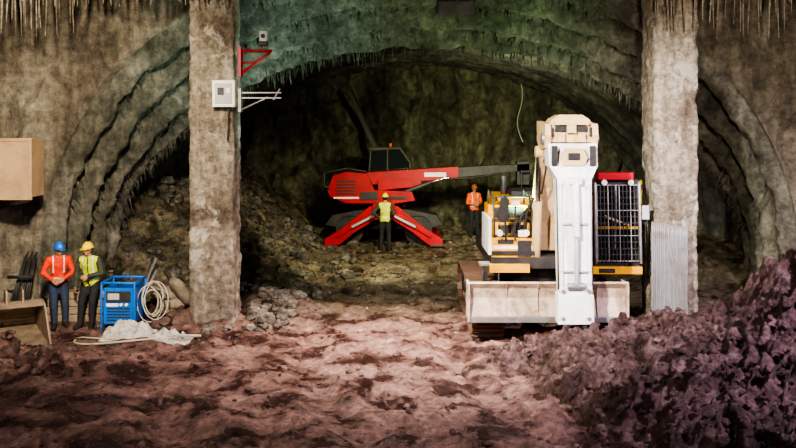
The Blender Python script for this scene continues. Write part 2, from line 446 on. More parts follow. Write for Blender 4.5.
    # ---- cab (viewer's right)
    x0,x1,y0,y1,z0,z1=3.74,4.56,17.05,18.65,1.34,2.86
    b.prism([(y0,z0),(y0,z0+.22),(y1,z0+.22),(y1,z0)],x0,x1,M_dark)
    b.prism([(y0+.03,z0+.2),(y0+.14,z1-.1),(y1-.04,z1-.1),(y1-.04,z0+.2)],x0+.03,x1-.03,M_glass)
    for x in(x0,x1-.07):
        b.cyl((x+.035,y0+.02,z0+.2),(x+.035,y0+.15,z1-.05),.04,M_dark)
        b.bx(x,x+.07,y0+.7,y0+.78,z0+.2,z1-.05,M_yel); b.bx(x,x+.07,y1-.08,y1,z0+.2,z1-.05,M_yel)
    b.bx(x0-.02,x1+.02,y0+.1,y1,z1-.1,z1,M_dark)
    b.bx(x0+.05,x1-.10,y0-.02,y0+.3,z1,z1+.14,M_red)
    for k in range(2): b.cyl((x0+.16+.5*k,y0+.02,z1-.05),(x0+.16+.5*k,y0-.06,z1-.05),.055,M_wb)
    b.box((x0+.4,y0-.02,z0+.75),(.5,.03,.04),M_cream,(0,20,0)); b.bx(x0,x1,y0-.03,y0,z0+.58,z0+.64,M_yel); b.bx(x0+.36,x0+.40,y0-.02,y0+.02,z0+.2,z1-.1,M_steel)
    for k in range(12):
        x=x0+.02+k*(x1-x0-.04)/11; b.cyl((x,y0-.12,z0-.02),(x,y0-.0,z1-.1),.014,M_steel if k%3==0 else M_dark,n=6)
    for k in range(13):
        z=z0+k*(z1-z0-.1)/12; yy=y0-.12+.12*k/12; b.cyl((x0,yy,z),(x1,yy,z),.012,M_steel if k%4==0 else M_dark,n=6)
    for x in (x0-.01,x1+.01): b.cyl((x,y0-.13,z0-.05),(x,y0,z1-.05),.026,M_steel)
    for x in(x1+.04,x1+.14): b.tube([(x,17.1,1.3),(x,17.1,2.1)],.012,M_dark)
    for k in range(5): b.cyl((x1+.04,17.1,1.4+.16*k),(x1+.14,17.1,1.4+.16*k),.011,M_dark,n=6)
    b.tube([(x1,17.2,2.38),(x1+.12,17.0,2.38)],.014,M_dark); b.box((x1+.11,16.98,2.25),(.13,.05,.26),M_grey)
    # ---- boom : goose neck
    b.M=Matrix.Translation((-.06,0,0))
    bx0,bx1=2.74,3.30
    boom=[(17.95,1.35),(18.25,1.65),(18.05,2.4),(17.5,3.25),(16.9,3.8),(16.1,4.02),(15.82,3.95),(15.78,3.62),(16.1,3.45),(16.75,3.2),(17.2,2.7),(17.5,2.0),(17.6,1.45)]
    b.prism(boom,bx0,bx1,M_cream)
    b.bx(2.62,2.74,17.5,18.4,1.35,2.05,M_dark); b.bx(3.36,3.62,17.5,18.4,1.35,2.05,M_dark)
    for x in(2.70,3.46):
        b.cyl((x,17.25,1.35),(x,17.0,2.45),.085,M_cream); b.cyl((x,17.0,2.45),(x,16.85,3.35),.05,M_chrome)
        b.cyl((x-.07,16.85,3.4),(x+.07,16.85,3.4),.11,M_cream)
        b.tube([(x+.07,17.0,2.6),(x+.09,16.6,3.1),(x+.05,16.2,3.6)],.018,M_blk)
    yk=[(15.72,3.50),(15.62,3.72),(15.66,3.92),(16.6,3.98),(16.6,3.6),(16.2,3.45)]
    b.prism(yk,2.62,2.72,M_cream); b.prism(yk,3.44,3.54,M_cream)
    b.prism([(2.66,3.60),(2.66,3.86),(2.76,4.00),(2.88,4.08),(3.28,4.08),(3.40,4.00),(3.50,3.86),(3.50,3.60)],15.72,16.3,M_cream,'y')
    b.bx(2.78,3.38,15.64,15.73,3.90,3.97,M_cream); b.bx(2.80,3.36,15.69,15.73,3.78,3.88,M_dark)
    b.bx(3.0,3.16,15.64,15.72,3.76,3.90,M_cream)
    b.cyl((2.58,15.84,3.66),(3.58,15.84,3.66),.10,M_steel,n=20)
    for x in(2.72,3.44): b.bx(x-.04,x+.04,15.66,15.74,3.70,3.86,M_dark)
    for x in(2.90,3.26): b.box((x,15.68,3.68),(.12,.08,.16),M_cream)
    b.cyl((3.08,17.2,3.72),(3.08,16.5,4.0),.10,M_cream); b.cyl((3.08,16.5,4.0),(3.08,16.1,4.02),.055,M_chrome)
    def st(z0,y0,w0,d0,z1,y1,w1,d1,mat,c=3.08):
        co=[]
        for z,y,w,d in((z0,y0,w0,d0),(z1,y1,w1,d1)):
            co+=[(c-w/2,y-d/2,z),(c+w/2,y-d/2,z),(c+w/2,y+d/2,z),(c-w/2,y+d/2,z)]
        b.add(co,[(3,2,1,0),(4,5,6,7),(0,1,5,4),(1,2,6,5),(2,3,7,6),(3,0,4,7)],mat)
    st(3.58,15.78,.86,.40,3.18,15.70,.84,.44,M_white)
    st(3.20,15.70,.84,.44,2.98,15.62,.60,.46,M_white)
    st(3.00,15.62,.59,.46,1.00,15.42,.55,.32,M_white)
    st(1.02,15.42,.60,.34,.52,15.38,.61,.28,M_white)
    b.bx(2.70,2.80,15.44,15.50,3.20,3.54,M_dark); b.bx(3.36,3.46,15.44,15.50,3.20,3.54,M_dark)
    b.prism([(2.9,3.2),(2.84,3.34),(2.92,3.5),(3.24,3.5),(3.32,3.34),(3.26,3.2)],15.44,15.49,M_cream,'y')
    b.bx(2.98,3.18,15.42,15.45,3.3,3.42,M_dark)
    for z in(1.08,.62):
        for x in(2.86,3.3): b.cyl((x,15.30,z),(x,15.22,z),.035,M_steel)
    for x in(2.84,3.32): b.box((x,15.31,2.05),(.035,.05,1.7),M_white,(-4,0,0))
    b.cyl((3.08,15.34,2.9),(3.08,15.24,2.0),.07,M_white); b.cyl((3.08,15.24,2.0),(3.08,15.20,1.2),.04,M_grey)
    b.box((3.08,15.34,2.95),(.22,.12,.12),M_white); b.cyl((2.93,15.24,1.17),(3.23,15.24,1.17),.06,M_steel)
    for z in (1.4,2.2): b.bx(2.82,3.34,15.24 if z<2 else 15.30,15.36,z,z+.03,M_grey)
    for x in(2.79,3.37): b.tube([(x,15.55,3.4),(x,15.42,2.6),(x,15.34,1.6),(x,15.32,1.1)],.014,M_blk)
    b.prism([(15.2,.50),(15.55,.50),(15.5,.28),(15.38,.2),(15.25,.28)],2.90,2.97,M_dark)
    b.prism([(15.2,.50),(15.55,.50),(15.5,.28),(15.38,.2),(15.25,.28)],3.19,3.26,M_dark)
    b.cyl((2.85,15.36,.33),(3.31,15.36,.33),.05,M_steel)
    return b.done((CX,18,0))
excavator()

# ------------------------------------------------------------ rotating telehandler
def tele():
    b=B('rotating_telehandler',.02); ox,oy=-.45,29.6; b.M=Matrix.Translation((ox,oy,H(ox,oy)-.02))
    for x in(-1.1,1.1):
        for y in(-.62,.62):
            b.cyl((x,y-.18,.45),(x,y+.18,.45),.45,M_blk,n=28); b.cyl((x,y-.2,.45),(x,y+.2,.45),.2,M_dark,n=20)
    b.prism([(-1.9,.6),(-1.7,.9),(-.7,1.1),(.7,1.1),(1.7,.9),(1.9,.6),(1.3,.45),(-1.3,.45)],-.45,.45,M_dark,'y')
    for y in(-1.15,1.1):
        for sgn in(-1,1):
            b.prism([(sgn*.05,1.30),(sgn*.45,1.26),(sgn*1.35,.55),(sgn*1.85,.24),(sgn*1.88,.03),(sgn*1.4,.05),(sgn*.95,.42),(sgn*.25,.86)],y-.10,y+.10,M_red,'y')
            b.prism([(sgn*.1,1.12),(sgn*.7,.92),(sgn*1.5,.36),(sgn*1.45,.28),(sgn*.65,.78),(sgn*.1,.95)],y-.15,y-.05,M_red,'y')
            b.cyl((sgn*.3,y-.18,.98),(sgn*1.0,y-.18,.62),.045,M_grey)
            b.box((sgn*1.68,y,.03),(.46,.34,.05),M_dark)
        b.bx(-.35,.35,y-.14,y+.14,.85,1.34,M_red); b.cyl((0,y-.2,1.08),(0,y-.1,1.08),.12,M_dark)
    b.cyl((0,0,1.0),(0,0,1.35),.62,M_dark,n=32)
    b.prism([(-1.72,1.55),(-1.8,1.75),(-1.62,2.22),(-1.2,2.34),(-.55,2.28),(-.3,1.75),(.9,1.7),(1.0,1.42),(.4,1.33),(-1.2,1.33)],-.95,-.25,M_red,'y')
    b.prism([(-1.75,1.5),(-1.8,1.9),(-1.6,2.2),(.9,2.0),(.95,1.42)],.3,.95,M_red,'y')
    for k in range(5): b.bx(-1.5,-.9,-.97,-.95,1.62+.1*k,1.67+.1*k,M_dark)
    b.bx(-.75,-.2,-.98,-.95,1.45,1.7,M_dark); b.bx(.1,.7,-.97,-.95,1.46,1.56,M_dark); b.bx(-1.6,-.8,-.965,-.95,1.48,1.54,M_white)
    b.tube([(-1.7,-.97,1.8),(-1.9,-1.0,1.9),(-1.9,-1.0,2.3),(-1.2,-.97,2.45),(-.55,-.97,2.35)],.03,M_dark)
    b.prism([(-.5,2.3),(-.45,2.95),(-.3,3.05),(.5,3.05),(.8,2.6),(.85,2.1),(-.4,2.1)],.02,.85,M_glass,'y')
    for y in(0,.87):
        for p,q in(((-.5,2.3),(-.45,2.98)),((-.45,3.0),(.5,3.07)),((.5,3.07),(.83,2.6)),((.83,2.6),(.87,2.1)),((.1,2.1),(.1,3.05))):
            b.cyl((p[0],y,p[1]),(q[0],y,q[1]),.03,M_beam)
    b.bx(-.5,.55,-.02,.9,3.03,3.09,M_beam); b.cyl((.2,.4,3.1),(.2,.4,3.22),.05,M_hio)
    def seg(x0,z0,x1,z1,h,mat,w=.24,y=-.35):
        b.prism([(x0,z0-h),(x0,z0+h),(x1,z1+h*.9),(x1,z1-h*.9)],y-w,y+w,mat,'y')
    seg(-1.6,2.02,2.4,2.30,.21,M_red); seg(2.3,2.29,3.7,2.40,.16,M_dark,.19); seg(3.6,2.39,4.8,2.48,.12,M_dark,.15)
    seg(-.2,1.88,1.2,2.0,.16,M_red,.30)
    b.bx(1.3,2.0,-.605,-.592,2.16,2.30,M_white); b.bx(-1.3,-.4,-.605,-.592,1.98,2.04,M_dark)
    b.cyl((.2,-.7,1.5),(1.5,-.6,1.98),.08,M_dark); b.cyl((1.5,-.6,1.98),(2.1,-.6,2.15),.045,M_chrome)
    b.tube([(2.0,-.62,2.1),(2.8,-.62,2.12),(3.8,-.6,2.28)],.035,M_blk)
    for z in(1.35,1.8,2.35):
        b.tube([(4.4,-.8,z),(5.2,-.8,z),(5.2,.4,z),(4.4,.4,z),(4.4,-.8,z)],.03,M_dark)
    for x in(4.4,4.8,5.2):
        for y in(-.8,.4): b.cyl((x,y,1.3),(x,y,2.38),.025,M_dark)
    b.bx(4.38,5.22,-.82,.42,1.27,1.33,M_steel); b.bx(4.3,4.7,-.5,-.1,1.9,2.65,M_dark)
    return b.done((ox,oy,0))
tele()

# ------------------------------------------------------------ props
def bucket():
    b=B('excavator_bucket',.01); b.M=Matrix.Translation((-7.02,16.42,.06))@Euler((0,R(6),R(-58)),'XYZ').to_matrix().to_4x4()@Matrix.Scale(.92,4)
    n=14; arc=[(-.55,.02)]
    for i in range(n+1):
        t=math.pi*(.98-.58*i/n); arc.append((.12+.68*math.cos(t),.08+.62*math.sin(t)))
    inner=[(.12+(x-.12)*.93,.08+(z-.08)*.93) for x,z in arc]
    for k in range(len(arc)-1):
        q=[arc[k],arc[k+1],inner[k+1],inner[k]]; b.prism(q,-.5,.5,M_buck,'y')
    b.prism([(-.57,-.0),(.98,-.0),(.98,.05),(-.57,.06)],-.5,.5,M_buck,'y')
    for y in(-.52,.52): b.prism(arc[1:]+[(.98,.06),(.9,.0),(-.5,.0)],y-.02,y+.02,M_buck,'y')
    for k in range(5): b.box((1.03,-.42+.21*k,.025),(.2,.09,.05),M_steel,taper=.7)
    for y in(-.15,.15): b.prism([(-.2,.62),(.15,.68),(.1,.94),(-.1,.94)],y-.02,y+.02,M_buck,'y')
    return b.done((-7.02,16.42,0))
bucket()
b=B('timber_sleepers',.015)
for k in range(4): b.box((-6.32,17.84+.02*(k%2),.10+.15*k),(1.3-.08*k,.32,.14),M_buck,(0,0,1.5*(k%2)))
b.done((-6.3,17.84,0))
b=B('steel_pipes',.0)
for k in range(7): b.cyl((-5.3+.02*k,18.0+.09*(k%3),.12+.1*(k//3)),(-4.9-.02*k,18.3+.05*(k%3),.95+.12*(k%3)),.035,M_blk if k%2 else M_steel,n=10)
b.done((-5.1,18.1,.4))
def blue():
    b=B('welding_generator',.015); x0,x1,y0,y1=-5.56,-5.0,17.0,17.65
    b.bx(x0,x1,y0,y1,.14,.82,M_blue)
    for x in(x0-.03,x1+.03):
        for y in(y0-.03,y1+.03): b.cyl((x,y,.02),(x,y,.92),.022,M_blue)
        b.tube([(x,y0-.03,.92),(x,y1+.03,.92)],.022,M_blue)
    for y in(y0-.03,y1+.03): b.tube([(x0-.03,y,.92),(x1+.03,y,.92)],.022,M_blue); b.tube([(x0-.03,y,.06),(x1+.03,y,.06)],.025,M_dark)
    b.bx(x0+.05,x1-.05,y0-.015,y0,.55,.76,M_dark); b.bx(x0+.08,x0+.30,y0-.02,y0-.01,.60,.72,M_grey)
    for k in range(5): b.bx(x0+.06,x1-.06,y0-.012,y0,.2+.055*k,.225+.055*k,M_dark)
    for k in range(2): b.cyl((x1-.12-.1*k,y0-.01,.51),(x1-.12-.1*k,y0-.05,.51),.03,M_wb)
    b.bx(x0+.05,x0+.28,y0-.014,y0,.47,.53,M_wb)
    b.cyl((x0+.2,y0+.3,.82),(x0+.2,y0+.3,.9),.05,M_dark)
    return b.done((-5.28,17.3,0))
blue()
def coil(name,cx,cy,cz,r,tilt,mat,turns=5):
    cu=bpy.data.curves.new(name,'CURVE'); cu.dimensions='3D'; cu.bevel_depth=.012; sp=cu.splines.new('POLY')
    n=turns*28; sp.points.add(n-1)
    for i in range(n):
        t=i/28*2*math.pi; rr=r*(1+.28*math.sin(i*.071)+.08*math.sin(i*.19)); w=.04*i/28
        v=Euler((R(tilt),0,R(18))).to_matrix()@Vector((rr*.8*math.cos(t)+.07*math.sin(i*.05),w,rr*1.3*math.sin(t)))
        sp.points[i].co=(v.x,v.y,v.z,1)
    cu.materials.append(mat); o=link(bpy.data.objects.new(name,cu)); o.location=(cx,cy,cz); return o
coil('hose_coil',-4.70,17.25,.54,.23,-14,M_hose,5)
def cable(name,pts,r,mat):
    cu=bpy.data.curves.new(name,'CURVE'); cu.dimensions='3D'; cu.bevel_depth=r; sp=cu.splines.new('NURBS'); sp.points.add(len(pts)-1)
    for i,p in enumerate(pts): sp.points[i].co=(*p,1)
    sp.use_endpoint_u=True; sp.order_u=4; cu.materials.append(mat); return link(bpy.data.objects.new(name,cu))
def gp(x,y,d=.03): return (x,y,H(x,y)+d)
cable('ground_hose',[gp(-4.7,16.9),gp(-4.4,16.7),gp(-4.9,16.2),gp(-5.5,16.3),gp(-5.9,16.7),gp(-5.9,16.1),gp(-5.3,15.9),gp(-4.5,16.1),gp(-4.1,16.4)],.018,M_hose)
cable('ground_hose.001',[gp(-4.9,17.0),gp(-4.5,16.8),gp(-4.2,17.1),gp(-4.5,17.5),gp(-4.8,17.3),gp(-4.3,16.9),gp(-4.0,16.6)],.016,M_blk)
cable('power_cable',[(4.35,32.2,5.6),(4.5,32.0,5.0),(4.3,32.0,4.3),(4.15,31.9,3.9),(4.4,31.7,3.3)],.02,M_hose)
def tarp(name,x0,w,y0,d,hh,seed):
    def f(u,v):
        x=x0+w*u; y=y0+d*v
        e=(max(0,math.sin(math.pi*u)*math.sin(math.pi*v)))**.4
        z=H(x,y)-.04+e*(hh*(.55+.9*abs(fb(x*2.2,y*2.2,seed,4)))+.08*fb(x*6,y*6,1,3))
        return (x+.05*fb(x*3,y*3,seed,2),y,z)
    gridmesh(name,70,50,f,M_tarp)
tarp('grey_tarp',-5.45,.95,16.25,.7,.34,4); tarp('grey_tarp.001',-4.55,.8,16.2,.45,.22,9)
b=B('timber_plank',.005); b.box((-3.85,16.2,.11),(.6,.1,.03),M_tarp,(0,3,10)); b.done((-3.85,16.2,.11))
def sack():
    b=B('cement_sacks',0)
    for k,(x,y,z,a) in enumerate(((-4.55,18.0,.12,8),(-4.5,18.05,.33,-6),(-4.62,18.02,.54,14),(-4.3,17.85,.6,50))):
        r=Euler((R(k*3),R(6*(-1)**k if k<3 else 55),R(a))).to_matrix(); kk=b.mi(M_sack)
        g=bmesh.ops.create_icosphere(b.bm,subdivisions=3,radius=1)
        for v in g['verts']:
            c=v.co; q=Vector((math.copysign(abs(c.x)**.5,c.x)*.32,math.copysign(abs(c.y)**.55,c.y)*.2,c.z*.12))*(1+.12*noise.noise(c*2.5+Vector((k*5,0,0))))
            v.co=r@q+Vector((x,y,z))
        for f in b.bm.faces: f.smooth=True
    b.done((-4.5,18,.3))
sack()
b=B('plywood_box',.008)
b.bx(-8.9,-6.98,17.12,17.75,2.52,3.62,M_ply)
for z in(2.5,3.62): b.bx(-8.92,-6.96,17.10,17.14,z-.03,z+.03,M_ply)
for x in(-8.9,-7.6,-6.99): b.bx(x-.03,x+.03,17.09,17.13,2.5,3.64,M_ply)
b.bx(-8.6,-8.5,17.4,18.05,2.35,2.5,M_steel); b.bx(-7.5,-7.4,17.4,18.05,2.35,2.5,M_steel)
b.done((-8,17.45,2.5))
b=B('electrical_box',.012); b.bx(-3.48,-3.06,16.86,17.04,4.24,4.74,M_wb); b.bx(-3.43,-3.11,16.845,16.865,4.30,4.68,M_grey)
b.bx(-3.38,-3.26,16.84,16.85,4.46,4.60,M_dark); b.bx(-3.22,-3.14,16.84,16.85,4.5,4.6,M_wb); b.tube([(-3.2,16.98,4.24),(-3.2,16.99,3.9),(-3.22,17.0,3.6)],.015,M_dark); b.done((-3.2,16.95,4.4))
b=B('steel_bracket',.004)
for z in(4.42,4.52): b.box((-2.64,17.3,z),(.80,.05,.03),M_steel)
b.tube([(-3.0,17.3,4.2),(-2.5,17.3,4.44)],.018,M_steel); b.tube([(-2.4,17.3,4.38),(-2.27,17.3,4.60)],.018,M_grey); b.bx(-3.06,-3.0,17.2,17.4,4.15,4.6,M_steel); b.done((-2.7,17.3,4.4))
b=B('red_bracket',.004)
b.tube([(-3.0,17.3,5.32),(-2.42,17.3,5.32)],.028,M_red); b.tube([(-3.0,17.3,4.9),(-2.45,17.3,5.30)],.028,M_red); b.tube([(-3.0,17.3,5.1),(-2.75,17.3,5.1)],.02,M_red); b.bx(-3.06,-3.0,17.2,17.4,4.82,5.4,M_red); b.done((-2.8,17.3,5.1))
b=B('security_camera',.01); b.bx(-2.66,-2.50,17.2,17.36,5.42,5.50,M_dark); b.bx(-2.65,-2.51,17.2,17.36,5.50,5.70,M_wb); b.cyl((-2.58,17.2,5.60),(-2.58,17.14,5.60),.04,M_dark); b.cyl((-2.58,17.3,5.35),(-2.58,17.3,5.43),.02,M_steel); b.done((-2.58,17.3,5.4))
def corr():
    nx=120; rows=12; vs=[];fs=[]
    for j in range(rows):
        for i in range(nx):
            u=i/(nx-1); v=j/(rows-1); x=4.77+.68*u-.03*(1-v); z=-.02+v*(2.10-.10*u)
            y=16.80+.13*v+.022*math.sin(u*2*math.pi*9)+.03*fb(u*2,v*2,3,2)
            vs.append((x,y,z))
    for j in range(rows-1):
        for i in range(nx-1): fs.append((j*nx+i,j*nx+i+1,(j+1)*nx+i+1,(j+1)*nx+i))
    me=bpy.data.meshes.new('corrugated_sheet'); me.from_pydata(vs,[],fs); me.materials.append(M_rust)
    o=link(bpy.data.objects.new('corrugated_sheet',me)); s=o.modifiers.new('s','SOLIDIFY'); s.thickness=.006
    me.polygons.foreach_set('use_smooth',[True]*len(fs))
corr()
b=B('steel_beam',.01); p=Vector((-1.75,32.2,5.15)); q=Vector((.6,31.2,.15)); 
d=(q-p).normalized(); a=Vector((0,1,0)).cross(d).normalized(); c=d.cross(a)
for off,w,t in((-.10,.02,.2),(.10,.02,.2),(0,.20,.03)):
    co=[]
    for e in(p,q):
        for sx,sy in((-1,-1),(1,-1),(1,1),(-1,1)): co.append(e+a*(off+sx*w/2)+c*(sy*t/2))
    b.add(co,[(3,2,1,0),(4,5,6,7),(0,1,5,4),(1,2,6,5),(2,3,7,6),(3,0,4,7)],M_beam)
b.done((-.5,31.7,0))
for i,x in enumerate((.93,1.32)):
    b=B('floodlight' ,.01)
    b.cyl((x,17.4,6.62),(x,17.4,6.34),.03,M_blk); b.box((x,17.4,6.19),(.34,.22,.26),M_blk,(20,0,8-16*i)); b.box((x,17.52,6.15),(.24,.03,.17),M_wb,(20,0,8-16*i)); b.done((x,17.4,6.3))
b=B('rod_bundle',.0)
for k in range(9): b.cyl((-7.75+.05*k,17.7,.0),(-7.5+.03*k,18.1,1.25+.05*(k%3)),.018,M_dark,n=6)
b.tube([(-7.7,17.75,.9),(-7.2,17.75,.9)],.03,M_blk); b.done((-7.6,17.9,0))

# ------------------------------------------------------------ people
def hull(parts):
    bm=bmesh.new()
    for c,r in parts:
        if not hasattr(r,'__len__'): r=(r,r,r)
        g=bmesh.ops.create_icosphere(bm,subdivisions=2,radius=1)
        for v in g['verts']: v.co=Vector((v.co.x*r[0]+c[0],v.co.y*r[1]+c[1],v.co.z*r[2]+c[2]))
    g=bmesh.ops.convex_hull(bm,input=bm.verts)
    bmesh.ops.delete(bm,geom=[e for e in set(g['geom_interior']) if isinstance(e,bmesh.types.BMVert)],context='VERTS')
    me=bpy.data.meshes.new('t'); bm.to_mesh(me); bm.free()
    v=[x.co[:] for x in me.vertices]; f=[list(p.vertices) for p in me.polygons]; bpy.data.meshes.remove(me); return v,f
def remesh(hulls,vox,smooth=2):
    V=[];F=[];o=0
    for v,f in hulls: V+=v; F+=[[i+o for i in q] for q in f]; o+=len(v)
    me=bpy.data.meshes.new('t'); me.from_pydata(V,[],F); ob=link(bpy.data.objects.new('t',me))
    m=ob.modifiers.new('r','REMESH'); m.mode='VOXEL'; m.voxel_size=vox
    s=ob.modifiers.new('s','SMOOTH'); s.iterations=smooth; s.factor=.5
    bpy.context.view_layer.update(); dg=bpy.context.evaluated_depsgraph_get(); ev=ob.evaluated_get(dg).to_mesh()
    v=np.array([x.co[:] for x in ev.vertices]); f=[list(p.vertices) for p in ev.polygons]
    bpy.data.objects.remove(ob); bpy.data.meshes.remove(me); return v,f
def segd(P,a,b_,ra,rb):
    a=np.array(a);b_=np.array(b_); d=b_-a; t=np.clip(((P-a)@d)/max(1e-9,d@d),0,1)
    return np.linalg.norm(P-(a+t[:,None]*d),axis=1)-(ra+(rb-ra)*t),t
HEAD=None
def headmesh():
    hs=[hull([((0,0,.03),(.074,.092,.088)),((0,-.02,-.03),(.062,.072,.06))]),
        hull([((0,-.02,-.03),(.06,.07,.04)),((0,-.055,-.085),(.03,.03,.022)),((0,0,-.06),(.05,.05,.03))]),
        hull([((0,-.088,.018),(.008,.008,.01)),((0,-.112,-.022),(.014,.012,.01)),((0,-.085,-.026),(.02,.014,.01))]),
        hull([((-.035,-.08,.03),(.022,.012,.008)),((.035,-.08,.03),(.022,.012,.008))]),
        hull([((-.018,-.082,-.052),(.012,.01,.009)),((.018,-.082,-.052),(.012,.01,.009))]),
        hull([((.077,.008,.0),(.009,.02,.032)),((.07,.0,-.01),(.008,.012,.02))]),
        hull([((-.077,.008,.0),(.009,.02,.032)),((-.07,.0,-.01),(.008,.012,.02))])]
    return remesh(hs,.006,2)
def person(name,loc,yaw,J,top,vest,pants,helm,headrot=(0,0,0),sc=1.0):
    j={k:Vector(v) for k,v in J.items() if k!='curl'}
    pel,wai,che,nec,hd=j['pelvis'],j['waist'],j['chest'],j['neck'],j['head']
    hs=[hull([(pel,(.155,.115,.09)),(wai,(.15,.11,.08))]),hull([(wai,(.15,.11,.08)),(che,(.175,.125,.11))]),
        hull([(che,(.17,.12,.10)),(j['shL'],(.07,.075,.065)),(j['shR'],(.07,.075,.065)),(nec,(.065,.065,.04))]),
        hull([(nec,(.058,.058,.05)),(hd+Vector((0,.01,-.07)),(.052,.055,.05))]),
        hull([(pel+Vector((0,0,-.02)),(.17,.13,.03)),(wai,(.155,.118,.05))])]
    segs=[('torso',pel,che,.16,.18),('torso',j['shL'].lerp(j['shR'],.12),j['shL'].lerp(j['shR'],.88),.08,.08),('neck',nec+Vector((0,0,.03)),hd,.055,.055)]
    for s in 'LR':
        a,e,w=j['sh'+s],j['el'+s],j['wr'+s]; hp,kn,an,to=j['hip'+s],j['kn'+s],j['an'+s],j['to'+s]
        hs+=[hull([(a,.070),(e,.054)]),hull([(e,.056),(e.lerp(w,.35),.053),(w,.038)])]
        hs+=[hull([(hp,.098),(hp.lerp(kn,.4),.094),(kn,.070)]),hull([(kn,.070),(kn.lerp(an,.35),.068),(an,.058)])]
        hs+=[hull([(an,.054),(an+Vector((0,.03,-.055)),(.042,.045,.03))]),hull([(an+Vector((0,.03,-.06)),(.042,.045,.032)),(to,(.045,.05,.03)),(an,.045)])]
        segs+=[('arm',a,e,.068,.05),('arm',e,w,.05,.036),('leg',hp,kn,.098,.066),('leg',kn,an,.066,.05),('boot',an+Vector((0,.03,-.04)),to,.055,.045)]
    v,f=remesh(hs,.012,2)
    for i in range(len(v)):
        p=v[i]; n_=noise.fractal(Vector((p[0]*9,p[1]*9,p[2]*16)),1,2,2)*.007
        v[i]=p+np.array([n_,n_,0])
    fc=np.array([v[q].mean(axis=0) for q in f]); D=[];T=[]
    for s in segs:
        d,t=segd(fc,s[1],s[2],s[3],s[4]); D.append(d);T.append(t)
    D=np.array(D); k=D.argmin(axis=0)
    mats=[top,vest,pants,M_boot,M_skin,M_refl,M_hair,M_eye,M_lip,helm,M_dark]
    mi=[]
    ax=np.array(che-pel); axl=np.linalg.norm(ax); axn=ax/axl
    for i,kk in enumerate(k):
        lab=segs[kk][0]; h=((fc[i]-np.array(pel))@axn)/axl; x=abs(fc[i][0]-pel.x)
        if lab=='torso':
            if h<-.12: mi.append(2)
            elif .22<h<.32 or (.085<x<.115 and h>.6): mi.append(5)
            elif x<.012 and fc[i][1]<pel.y: mi.append(0)
            else: mi.append(1)
        elif lab=='arm': mi.append(0)
        elif lab=='leg': mi.append(2)
        elif lab=='boot': mi.append(3)
        else: mi.append(4)
    V=[v];F=list(f);o=len(v); MI=mi
    def app(vv,ff,m):
        nonlocal o
        V.append(np.array(vv)); F.extend([[i+o for i in q] for q in ff]); MI.extend([m]*len(ff)); o+=len(vv)
    global HEAD
    if HEAD is None: HEAD=headmesh()
    rot=np.array(Euler([R(a) for a in headrot]).to_matrix())
    def hx(vv): return np.array(vv)@rot.T+np.array(hd)
    app(hx(HEAD[0]),HEAD[1],4)
    for sx in(-1,1):
        vv,ff=hull([((sx*.03,-.086,.010),(.013,.008,.007))]); app(hx(vv),ff,7)
    vv,ff=hull([((-.018,-.090,-.053),(.008,.006,.004)),((.018,-.090,-.053),(.008,.006,.004))]); app(hx(vv),ff,8)
    vv,ff=hull([((0,.03,.02),(.080,.078,.085)),((0,.05,-.02),(.066,.045,.045))]); app(hx(vv),ff,6)
    hv=[];hf=[];n=28;m=8
    for a in range(m+1):
        ph=a/m*math.pi/2
        for c in range(n):
            t=2*math.pi*c/n; rr=math.cos(ph)
            x=.098*rr*math.cos(t); y=.122*rr*math.sin(t); z=.045+.115*math.sin(ph)+(.008 if abs(x)<.018 and a>2 else 0)
            hv.append((x,y,z))
    for a in range(m):
        for c in range(n): hf.append((a*n+c,a*n+(c+1)%n,(a+1)*n+(c+1)%n,(a+1)*n+c))
    app(hx(hv),hf,9)
    bv=[];bf=[]
    for c in range(n):
        t=2*math.pi*c/n; e=.014+(.045*max(0,-math.sin(t))**2)
        for zz,k2 in((.052,.0),(.044,e),(.036,e),(.040,0)): bv.append(((.098+k2)*math.cos(t),(.122+k2)*math.sin(t),zz))
    for c in range(n):
        for q in range(4):
            bf.append((c*4+q,((c+1)%n)*4+q,((c+1)%n)*4+(q+1)%4,c*4+(q+1)%4))
    app(hx(bv),bf,9)
    for s in 'LR':
        w=j['wr'+s]; e=j['el'+s]; dz=(w-e).normalized(); side=1 if s=='L' else -1
        pn=Vector(J.get('palm'+s,(-side,0,0))); pn=(pn-dz*pn.dot(dz)).normalized(); wx=dz.cross(pn)*side
        if wx.y>0: wx=-wx
        def Q(a,b2,c): return w+wx*a+pn*b2+dz*c
        hh=[hull([(w-dz*.02,.030),(Q(0,0,.02),.026)]),hull([(Q(-.026,0,.03),.015),(Q(.026,0,.03),.016),(Q(-.030,0,.088),.012),(Q(.030,0,.092),.013)])]
        curl=J.get('curl',.6)
        for i,(xo,L) in enumerate(((.031,.074),(.0105,.082),(-.0105,.076),(-.031,.060))):
            p=Q(xo,0,.088); ang=.15; r=.0095
            for s3,fr in enumerate((.45,.32,.23)):
                ang+=curl*(.5 if s3==0 else 1)*.75
                d=dz*math.cos(ang)+pn*math.sin(ang); q=p+d*L*fr; hh.append(hull([(p,r),(q,r*.9)])); p=q; r*=.9
        p=Q(.028,.004,.03); 
        for d,L,r in((wx*.75+dz*.6+pn*.3,.036,.013),(wx*.35+dz*.85+pn*.45,.030,.0105),(dz*.9+pn*.5,.024,.009)):
            d=d.normalized(); q=p+d*L; hh.append(hull([(p,r),(q,r*.9)])); p=q
        hv,hf=remesh(hh,.0045,1); app(hv,hf,4)
    me=bpy.data.meshes.new(name); me.from_pydata((np.concatenate(V)*sc).tolist(),[],F)
    for m_ in mats: me.materials.append(m_)
    me.polygons.foreach_set('material_index',MI); me.polygons.foreach_set('use_smooth',[True]*len(F)); me.update()
    ob=link(bpy.data.objects.new(name,me)); ob.location=loc; ob.rotation_euler=(0,0,R(yaw)); return ob
